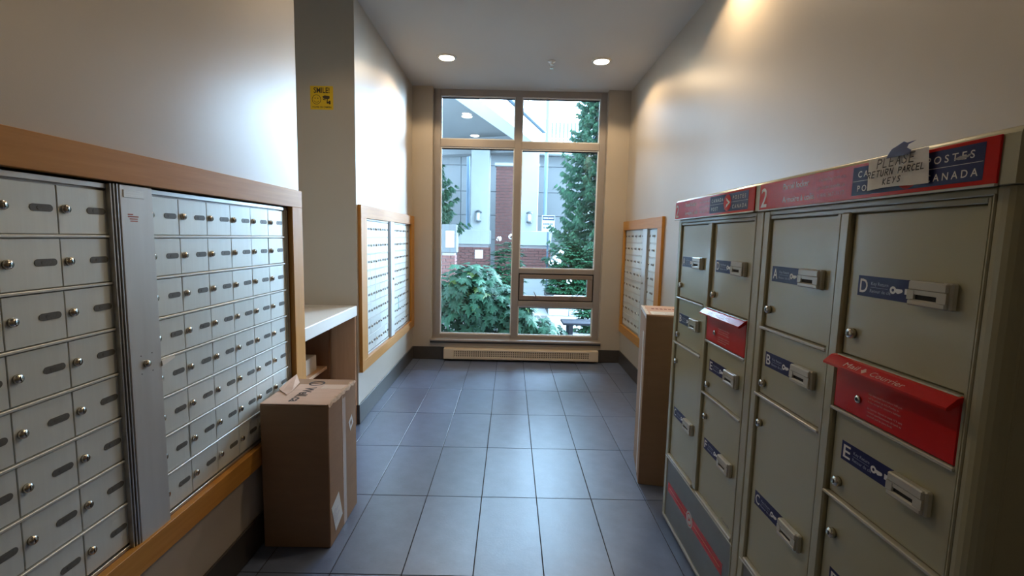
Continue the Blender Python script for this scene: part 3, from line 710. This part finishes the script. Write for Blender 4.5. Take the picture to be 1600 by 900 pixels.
# handwritten note
nt_ = thing('paper_note', 'white paper note reading PLEASE RETURN PARCEL KEYS taped to the locker sign', 'note', (.655 - .0265, -.784, 1.563), -90)
vs = []; fs = []; NX, NZ = 8, 4
for i in range(NX + 1):
    for j in range(NZ + 1):
        u, v = i / NX, j / NZ
        vs.append((u * .157 + .003 * (1 - v), -.0015 * math.sin(u * 3.1) - .004 * u * u * v, v * .069 + .002 * u * (1 - v) + (.002 * math.sin(u * 5) if v == 0 else 0)))
for i in range(NX):
    for j in range(NZ):
        q = i * (NZ + 1) + j; fs.append((q, q + NZ + 1, q + NZ + 2, q + 1))
pm = MB().add(vs, fs).build('sheet', PAPER, nt_)
LET = {'P': [[(0, 0), (0, 1)], [(0, 1), (.5, .95), (.62, .75), (.5, .55), (0, .48)]], 'L': [[(0, 1), (0, 0), (.55, .02)]],
       'E': [[(.6, 1), (0, .98), (0, 0), (.6, 0)], [(0, .5), (.48, .52)]], 'A': [[(0, 0), (.32, 1), (.62, 0)], [(.12, .4), (.52, .4)]],
       'S': [[(.58, .88), (.3, 1), (.05, .82), (.25, .55), (.5, .4), (.52, .15), (.25, 0), (0, .12)]],
       'R': [[(0, 0), (0, 1)], [(0, 1), (.5, .95), (.58, .75), (.45, .55), (0, .48)], [(.2, .5), (.6, 0)]], 'T': [[(0, 1), (.7, 1)], [(.35, 1), (.33, 0)]],
       'U': [[(0, 1), (.02, .25), (.2, 0), (.42, .05), (.55, .3), (.56, 1)]], 'N': [[(0, 0), (.02, 1), (.55, .02), (.58, 1)]],
       'C': [[(.6, .88), (.3, 1), (.04, .7), (.03, .3), (.3, 0), (.6, .12)]], 'K': [[(0, 1), (0, 0)], [(.55, 1), (.02, .45), (.58, 0)]], 'Y': [[(0, 1), (.3, .5)], [(.62, 1), (.18, 0)]]}
b = MB(); Fn = lambda a, c, o=0: (a, -.0062 - o - .0002, c)
def scrawl(word, u, v, h, adv, rise):
    for ch in word:
        if ch != ' ':
            for st in LET[ch]: b.stroke([(u + x * h * .95 + .12 * y * h, v + y * h) for x, y in st], .0022, Fn)
        u += adv if ch != ' ' else adv * .6; v += rise
scrawl('PLEASE', .034, .0445, .0185, .0165, .0003)
scrawl('RETURN', .009, .0260, .0130, .0122, .0003); scrawl('PARCEL', .092, .0275, .0120, .0108, .0002)
scrawl('KEYS', .054, .0085, .0120, .0125, .0006)
b.build('handwriting', INK, nt_)
sheet([(.058, -.0072, .062), (.118, -.0072, .062), (.121, -.0070, .069), (.109, -.0068, .076), (.112, -.0066, .082), (.130, -.0064, .087), (.108, -.0062, .086), (.099, -.0060, .090), (.083, -.0062, .084), (.071, -.0066, .080), (.065, -.0070, .073)], .0004, 'blue_tape', TAPEB, nt_, (0, -1, 0))

# ================================================================ OUTSIDE
struct('ground', MB().box(-14, 14, 3.8, 40, -.30, -.10), PAVE)
sb = MB().box(-3.2, .55, 3.82, 7.0, -.10, -.02); sb.box(.55, 3.0, 3.82, 5.0, -.10, -.04); sb.build('garden_bed', SOIL, None, 'structure')
kb = thing('planter_kerb', 'low grey block planter edge in front of the white flowering shrub outside', 'planter', (.62, 7.45, -.10))
bm0 = None
for j in range(2):
    for k in range(6):
        if bm0 is None: bm0 = MB().box(.005, .395, 0, .25, .003, .197, .008).build('block', BLOCK, kb)
        else: copy_part(bm0, kb, (k * .40 + (.1 if j else 0), 0, j * .2))
MB().box(.0, 2.4, .26, 1.5, 0, .36).build('soil', SOIL, kb)
rw = thing('retaining_wall', 'long low grey block wall behind the planting outside', 'wall', (.92, 11.9, -.10))
bw = None
for j in range(2):
    for k in range(8):
        if bw is None: bw = MB().box(.006, .39, 0, .25, .003, .19, .008).build('block', BLOCK, rw)
        else: copy_part(bw, rw, (k * .40 - (.2 if j else 0), 0, j * .193))

def brick_courses(m, x0, x1, y, z0, z1, L=.215, Hh=.065, J=.011, depth=.06):
    """running bond on a face looking to -y"""
    r = 0; z = z0
    while z + Hh <= z1 + .001:
        x = x0 - (L / 2 if r % 2 else 0)
        while x < x1:
            a0, a1 = max(x, x0), min(x + L - J, x1)
            if a1 - a0 > .03: m.box(a0, a1, y, y + depth, z, z + Hh)
            x += L
        z += Hh + J; r += 1
def brick_side(m, x, y0, y1, z0, z1, sgn, L=.215, Hh=.065, J=.011, depth=.06):
    r = 0; z = z0
    while z + Hh <= z1 + .001:
        y = y0 - (0 if r % 2 else L / 2)
        while y < y1:
            a0, a1 = max(y, y0), min(y + L - J, y1)
            if a1 - a0 > .03: m.box(x, x - sgn * depth, a0, a1, z, z + Hh)
            y += L
        z += Hh + J; r += 1
def column(label, x0, x1, px0, px1, lampx, lamplabel):
    t = thing('concrete_column', label, 'column', ((x0 + x1) / 2, 10.8, -.10)); X0 = (x0 + x1) / 2
    MB().box(x0 - X0, x1 - X0, 0, .75, 1.36, 4.07, .02).build('shaft', CONC, t)
    MB().box(px0 - X0, px1 - X0, -.02, .80, 1.352, 1.74, .012).build('plinth', CONC, t)
    MB().box(px0 - X0 + .03, px1 - X0 - .03, .03, .78, 0, 1.352).build('brick_core', MORT, t)
    MB().box(px0 - X0 - .02, px1 - X0 + .02, -.035, .82, 0, .60, .012).build('stone_base', CONC, t)
    m = MB(); brick_courses(m, px0 - X0, px1 - X0, -.01, .60, 1.345); brick_side(m, px0 - X0, .05, .78, .60, 1.345, -1); brick_side(m, px1 - X0, .05, .78, .60, 1.345, 1)
    m.build('brickwork', BRICK, t, 'stuff')
    l = thing('wall_lantern', lamplabel, 'lantern', (lampx, 10.8, 1.84)); l['group'] = 'column lanterns'
    MB().lathe([(.055, .04), (.065, .05), (.065, .245), (.055, .255)], 14, Matrix.Translation((0, -.10, 0))).build('glass', LAMPG, l, smooth=True)
    MB().lathe([(.02, .31), (.075, .285), (.092, .262), (.092, .248), (.02, .248)], 14, Matrix.Translation((0, -.10, 0))).build('top_cap', LAMPM, l)
    MB().lathe([(.03, 0), (.078, .012), (.078, .042), (.03, .042)], 14, Matrix.Translation((0, -.10, 0))).build('bottom_cap', LAMPM, l)
    b = MB()
    for k in range(4):
        a_ = math.pi / 4 + k * math.pi / 2; b.box(.072 * math.cos(a_) - .006, .072 * math.cos(a_) + .006, -.10 + .072 * math.sin(a_) - .006, -.10 + .072 * math.sin(a_) + .006, .03, .26)
    b.build('bar', LAMPM, l)
    MB().box(-.05, .05, -.03, -.001, .04, .26, .006).build('back_plate', LAMPM, l)
    return t
c1 = column('pale concrete column on a brick base, left of the window mullion', -1.26, -.78, -1.61, -.745, -1.05, 'dark lantern on the left concrete column outside')
column('pale concrete column on a brick base, right of the window mullion', .045, .53, .045, .905, .305, 'dark lantern on the right concrete column outside')
MB().box(-.11, .10, -.032, -.021, .98, 1.20).build('notice', LABELW, c1)

# concrete panel wall behind
pw = thing('panel_wall', 'grey concrete panel wall behind the columns outside', 'wall', (0, 14.0, -.10))
MB().box(-5.4, 5.2, .03, .4, 0, 4.26).build('backing', JOINT, pw)
XE = [-5.4, -3.62, -1.87, -.12, 1.64, 3.42, 5.2]; ZE = [0, .70, 1.48, 2.28, 3.06, 3.90, 4.26]
for i in range(6):
    for j in range(6): MB().box(XE[i] + .012, XE[i + 1] - .012, 0, .05, ZE[j] + .012, ZE[j + 1] - .012, .004).build('panel', CONCG, pw)
MB().box(-5.4, 5.2, -.35, .6, 4.28, 4.68).build('coping', FASC, pw)
# railing on that wall
rl = thing('balcony_railing', 'pale balcony railing with pickets on top of the panel wall', 'railing', (0, 13.9, 4.58))
MB().box(.9, 5.2, 0, .06, .62, .68).build('top_rail', RAILM, rl); MB().box(.9, 5.2, 0, .06, .10, .15).build('bottom_rail', RAILM, rl)
pk0 = None
for k in range(34):
    if pk0 is None: pk0 = MB().box(0, .055, .005, .055, .0, .62).build('picket', PIPE, rl, loc=(.95, 0, 0))
    else: copy_part(pk0, rl, (.95 + k * .125, 0, 0))
# brick panel between the columns
bw_ = thing('brick_panel', 'dark red brick wall panel between the two columns', 'wall', (0, 12.6, -.10))
MB().box(-.64, .60, .03, .35, 0, 3.70).build('brick_core', MORT, bw_)
m = MB(); brick_courses(m, -.66, .62, 0, 0, 3.68, L=.235, Hh=.078, J=.014); brick_side(m, -.66, .06, .35, 0, 3.68, -1, L=.235, Hh=.078, J=.014); m.build('brickwork', BRICK, bw_, 'stuff')
MB().box(-.70, .66, -.05, .4, 3.70, 3.78).build('cap_strip', CONC, bw_)
# canopy: soffit, edge beam, brackets
cn = thing('entrance_canopy', 'grey canopy with white edge beam overhead outside the window', 'canopy', (0, 0, 0))
D_ = Vector((.301, .9536)); Nn = Vector((.9536, -.301)); P0 = Vector((-1.287, 6.954))
def cp(s, n): q = P0 + D_ * s + Nn * n; return (q.x, q.y)
MB().prism([cp(-2.9, .0), cp(4.6, 0), cp(4.6, -5.2), cp(-2.9, -5.2)], 'z', 4.15, 4.40).build('soffit', SOFFIT, cn)
MB().prism([cp(-2.9, .0), cp(5.25, 0), cp(5.25, .425), cp(-2.9, .425)], 'z', 3.955, 4.385).build('edge_beam', FASC, cn)
MB().prism([cp(-2.9, -.04), cp(5.25, -.04), cp(5.25, .50), cp(-2.9, .50)], 'z', 4.41, 4.47).build('gutter', PIPE, cn)
gd = MB()
for k in range(6): gd.prism([cp(-2.4 + k * 1.2, .40), cp(-1.25 + k * 1.2, .40), cp(-1.25 + k * 1.2, .415), cp(-2.4 + k * 1.2, .415)], 'z', 4.56, 5.5)
gd.build('guard_glass', GUARDG, cn)
gd = MB()
for k in range(7): gd.prism([cp(-2.45 + k * 1.2, .39), cp(-2.41 + k * 1.2, .39), cp(-2.41 + k * 1.2, .43), cp(-2.45 + k * 1.2, .43)], 'z', 4.47, 5.55)
gd.build('guard_post', RAILM, cn)
MB().prism([cp(1.1, .45), cp(1.6, .45), cp(1.6, .75), cp(1.1, .75)], 'z', 4.42, 4.55).build('bracket', SOFFIT, cn)
MB().prism([cp(4.2, -.05), cp(4.6, -.05), cp(4.6, -4.6), cp(4.2, -4.6)], 'z', 3.72, 4.15).build('cross_beam', SOFFIT, cn)
for x, y in ((-1.225, 9.1), (-1.20, 11.1), (-2.6, 8.4)):
    q = MB().lathe([(0, -.012), (.11, -.012), (.12, 0), (0, 0)], 20, Matrix.Translation((x, y, 4.15))).build('soffit_light', LENSOUT, cn)
# pipes
for x, r_, z1, y_, lb in ((-1.465, .05, 4.1, 12.2, 'blue grey downpipe rising behind the left column'), (.83, .055, 5.6, 12.4, 'tall blue grey pole rising behind the right column')):
    p = MB().lathe([(r_ * 1.3, 0), (r_ * 1.3, .05), (r_, .06), (r_, z1 + .1), (0, z1 + .1)], 14).build('drain_pipe' if x < 0 else 'lamp_pole', PIPE, None, None, True, (x, y_, -.10)); tag(p, lb, 'pipe' if x < 0 else 'pole')
# low pillar with a notice
lp = thing('garden_pillar', 'short grey pillar on brick with a white notice, left of the columns', 'pillar', (-1.54, 8.5, -.10))
MB().box(-.19, .17, 0, .4, 1.19, 1.81, .012).build('cap_block', CONCG, lp)
MB().box(-.14, .12, .03, .38, 0, 1.19).build('brick_core', MORT, lp)
m = MB(); brick_courses(m, -.16, .14, 0, 0, 1.185); brick_side(m, .14, .06, .38, 0, 1.185, 1); m.build('brickwork', BRICK, lp, 'stuff')
MB().box(-.065, .125, -.010, -.001, 1.305, 1.665).build('notice', SIGNW, lp)
# sign
sn = thing('notice_sign', 'white notice board with a dark header standing right of the columns', 'sign', (.715, 9.5, -.10), 4)
MB().box(-.155, .155, -.012, 0, 1.705, 2.10, .004).build('board', SIGNW, sn)
MB().box(-.02, .02, 0, .03, .0, 2.05).build('post', PIPE, sn)
Fg = frame((0, -.012, -0), (1, 0, 0), (0, 0, 1))
flat_part('header', SIGNI, sn, [[(-.145, 1.98), (.145, 1.98), (.145, 2.085), (-.145, 2.085)]], Fg, .001)
flat_part('header_print', SIGNW, sn, [[(-.12, 2.02), (-.005, 2.02), (-.005, 2.05), (-.12, 2.05)], [(.01, 2.02), (.125, 2.02), (.125, 2.05), (.01, 2.05)]], Fg, .002)
b = MB(); rr = random.Random(5)
for z in (1.87, 1.785):
    u = -.12
    while u < .11:
        w = .012 + rr.random() * .010; b.flat([(u, z), (u + w, z), (u + w, z + .042), (u, z + .042)], Fg, .001); u += w + .007 + (.014 if rr.random() < .2 else 0)
b.build('body_print', SIGNI, sn)
# bench
bn = thing('garden_bench', 'low dark slatted bench at the edge of the garden bed outside', 'bench', (.98, 5.10, -.04))
for k in range(4): MB().box(-.34, .5, k * .10, k * .10 + .08, .19, .225, .005).build('slat', BENCH, bn)
for x in (-.22, .42):
    for y in (.02, .33): MB().box(x - .03, x + .03, y - .02, y + .04, 0, .19).build('leg', BENCH, bn)

# ---------------------------------------------------------------- planting
def leaf_mesh(name, m, lobes=5):
    half = [(0, 0), (.10, .0), (.34, -.10), (.27, .06), (.62, .14), (.40, .24), (.52, .46), (.20, .38), (.24, .66), (.11, .64), (.0, 1.0)]
    out = half + [(-x, y) for x, y in half[-2:0:-1]]
    vs = [(0, .30, .045)] + [(x, y, -.16 * x * x - .05 * y * y) for x, y in out]; n = len(out)
    fs = [(0, i + 1, (i + 1) % n + 1) for i in range(n)]
    me = bpy.data.meshes.new(name); me.from_pydata(vs, [], fs); me.materials.append(m); return me, vs, fs
LM, LV, LF = leaf_mesh('leaf', LEAF); LMY, _, _ = leaf_mesh('young_leaf', LEAFY)
def bush(label, centre, lumps, nleaf, nstuff, seed, yellow=.10):
    rr = random.Random(seed); t = thing('maple_shrub', label, 'shrub', centre); C = Vector(centre)
    st = MB()
    for k in range(9):
        lx, ly, lz, rad, hh = lumps[k % len(lumps)]; e = Vector((lx + rr.uniform(-.5, .5) * rad, ly + rr.uniform(-.4, .4) * rad, lz + hh * rr.uniform(.3, .7)))
        st.tube([(lx * .3 + rr.uniform(-.1, .1), ly * .3 + .05, 0), e * .55 + Vector((0, 0, .05)), e], .012, .004, 6)
    st.build('stem', BARK, t)
    def placement():
        lx, ly, lz, rad, hh = rr.choices(lumps, [l[3] ** 2 for l in lumps])[0]
        while True:
            d = Vector((rr.gauss(0, 1), rr.gauss(-.5, .9), rr.gauss(.35, .8)))
            if d.length > .2: d.normalize(); break
        q = rr.uniform(.62, 1.02); p = Vector((lx, ly, lz)) + Vector((d.x * rad, d.y * rad * .8, d.z * hh)) * q
        p.z = max(p.z, .03); n = (d + Vector((rr.uniform(-.45, .45), -.25 + rr.uniform(-.3, .3), .55))).normalized()
        tip = Vector((d.x * .7 + rr.uniform(-.6, .6), d.y * .4 - .2, -.9)); tip = (tip - n * tip.dot(n)).normalized(); x = tip.cross(n)
        s = rr.uniform(.125, .21)
        return Matrix.Translation(p) @ Matrix((x, tip, n)).transposed().to_4x4() @ Matrix.Scale(s, 4), q
    P = [placement() for _ in range(nleaf + nstuff)]
    P.sort(key=lambda z: z[0].translation.y - .25 * z[0].translation.z)
    for M, q in P[:nleaf]:
        o = link('leaf', LMY if rr.random() < yellow * (2.2 if M.translation.z > .6 else .4) else LM, t); o.matrix_local = M
    b = MB()
    for M, q in P[nleaf:]: b.add([M @ Vector(v) for v in LV], LF)
    b.build('inner_leaves', LEAF, t, 'stuff')
bush('broad leaved green maple shrub filling the lower left of the window', (-.78, 5.1, -.02),
     [(-.10, 0, .45, .56, .62), (.30, -.05, .35, .42, .50), (-.45, .05, .40, .42, .58), (.05, .10, .72, .40, .38), (.45, .0, .30, .35, .52)], 290, 420, 11, .06)
bush('smaller maple shrub behind the lower right window pane', (.02, 5.0, -.02), [(-.08, 0, .22, .34, .36), (.22, 0, .12, .30, .22), (-.05, 0, .42, .20, .24), (.48, .1, .06, .20, .12)], 130, 110, 12, .06)

def rhododendron(label, centre, lumps, n, seed, flowers, zmin=.03):
    rr = random.Random(seed); t = thing('flowering_shrub', label, 'shrub', centre)
    b = MB()
    for k in range(n):
        lx, ly, lz, rad, hh = rr.choices(lumps, [l[3] ** 2 for l in lumps])[0]
        d = Vector((rr.gauss(0, 1), rr.gauss(-.4, .9), rr.gauss(.3, .8))).normalized()
        p = Vector((lx + d.x * rad, ly + d.y * rad * .8, lz + d.z * hh)) * 1.0; p = Vector((lx, ly, lz)).lerp(p, rr.uniform(.6, 1.03)); p.z = max(p.z, zmin)
        for j in range(6):                                   # a whorl of narrow leaves
            a_ = j * 1.05 + rr.random(); w = Vector((math.cos(a_), math.sin(a_), -.25)); up = Vector((0, 0, 1))
            w = (w + d * .5).normalized(); x = w.cross(up + d * .3).normalized(); L_ = rr.uniform(.09, .14)
            b.add([p, p + w * L_ * .5 + x * .022, p + w * L_ - up * .02, p + w * L_ * .5 - x * .022], [(0, 1, 2), (0, 2, 3)])
    b.build('foliage', RHODO, t, 'stuff')
    s = MB()
    for k in range(5): s.tube([(rr.uniform(-.1, .1), rr.uniform(-.1, .1), 0), (rr.uniform(-.3, .3), rr.uniform(-.1, .2), .6)], .02, .008, 6)
    s.build('stem', BARK, t)
    for fx, fy, fz in flowers:
        f = MB(); c = Vector((fx, fy, fz))
        for k in range(9):
            d = Vector((rr.gauss(0, 1), rr.gauss(-.4, .8), rr.gauss(.3, .8))).normalized(); M = Matrix.Translation(c + d * .035) @ d.to_track_quat('Z', 'Y').to_matrix().to_4x4()
            f.lathe([(.004, 0), (.013, .010), (.024, .018), (.008, .013)], 7, M)
        f.build('flower', PETAL, t)
rhododendron('dark green flowering shrub between the columns outside', (-.30, 8.6, -.05), [(0, 0, .55, .46, .75), (.10, 0, .95, .36, .52), (-.15, -.1, .40, .40, .5)], 420, 21, [(-.13, -.38, 1.47), (.13, -.40, 1.52)])
rhododendron('flowering shrub with white blooms at the right of the window', (1.16, 8.3, -.05), [(0, 0, .50, .50, .70), (-.18, -.05, .35, .38, .5), (.25, .05, .85, .48, .62), (-.15, 0, 1.1, .34, .5)], 620, 22, [(-.40, -.36, 1.09), (-.33, -.40, 1.03), (-.48, -.34, 1.00), (-.10, -.42, .62), (-.28, -.36, 1.22)], .40)
rhododendron('low dark clump of leaves at the bottom right of the window', (1.16, 5.95, -.08), [(0, 0, .18, .26, .42), (.1, .05, .3, .2, .3)], 150, 23, [])

def spruce(label, loc, h, rmax, seed, z0=.1, whorls=26, per=7):
    rr = random.Random(seed); t = thing('spruce_tree', label, 'tree', loc)
    MB().tube([(0, 0, 0), (.02, 0, h * .5), (0, 0, h)], .10, .015, 8).build('trunk', BARK, t)
    b = MB(); b2 = MB()
    for w in range(whorls):
        q = w / (whorls - 1); z = z0 + (h - z0) * q; rad = rmax * (1 - q) ** .8 + .06
        for k in range(per):
            a_ = 2 * math.pi * (k + rr.random() * .8) / per + w * 1.3; L_ = rad * rr.uniform(.7, 1.15)
            dr = Vector((math.cos(a_), math.sin(a_), 0)); pts = [Vector((0, 0, z)) + dr * L_ * s + Vector((0, 0, -.16 * L_ * math.sin(s * 3.0) + .10 * L_ * s * s)) for s in (0, .35, .7, 1)]
            for i in range(3):
                a0, a1 = pts[i], pts[i + 1]; sd = dr.cross(Vector((0, 0, 1)))
                for j in range(5):
                    p = a0.lerp(a1, (j + rr.random()) / 5); fr = (i + j / 5) / 3
                    tl = L_ * .30 * (1.1 - fr) + .06
                    for sg_ in (-1, 1):
                        e = p + dr * tl * .6 + sd * sg_ * tl * rr.uniform(.5, 1) + Vector((0, 0, -tl * rr.uniform(.15, .55)))
                        wv = Vector((0, 0, .025)) + dr * .014
                        (b2 if fr > .55 and rr.random() < .7 else b).add([p - wv, p + wv, e + wv * .3, e - wv * 1.2], [(0, 1, 2, 3)])
                        m_ = p.lerp(e, .55)
                        for kk in range(2):
                            e2 = m_ + dr * rr.uniform(.03, .09) + sd * rr.uniform(-.06, .06) + Vector((0, 0, -rr.uniform(.03, .10))); b.add([m_ - wv * .7, m_ + wv * .7, e2], [(0, 1, 2)])
    b.build('foliage', SPRUCE, t, 'stuff'); b2.build('foliage_tip', SPRUCEL, t, 'stuff')
spruce('tall spruce tree at the right edge of the window', (1.72, 9.0, -.10), 6.0, 1.12, 31, .5, 31, 8)
spruce('spruce tree at the left edge of the window', (-2.36, 9.4, -.10), 4.1, 1.1, 32, 1.65, 20, 8)
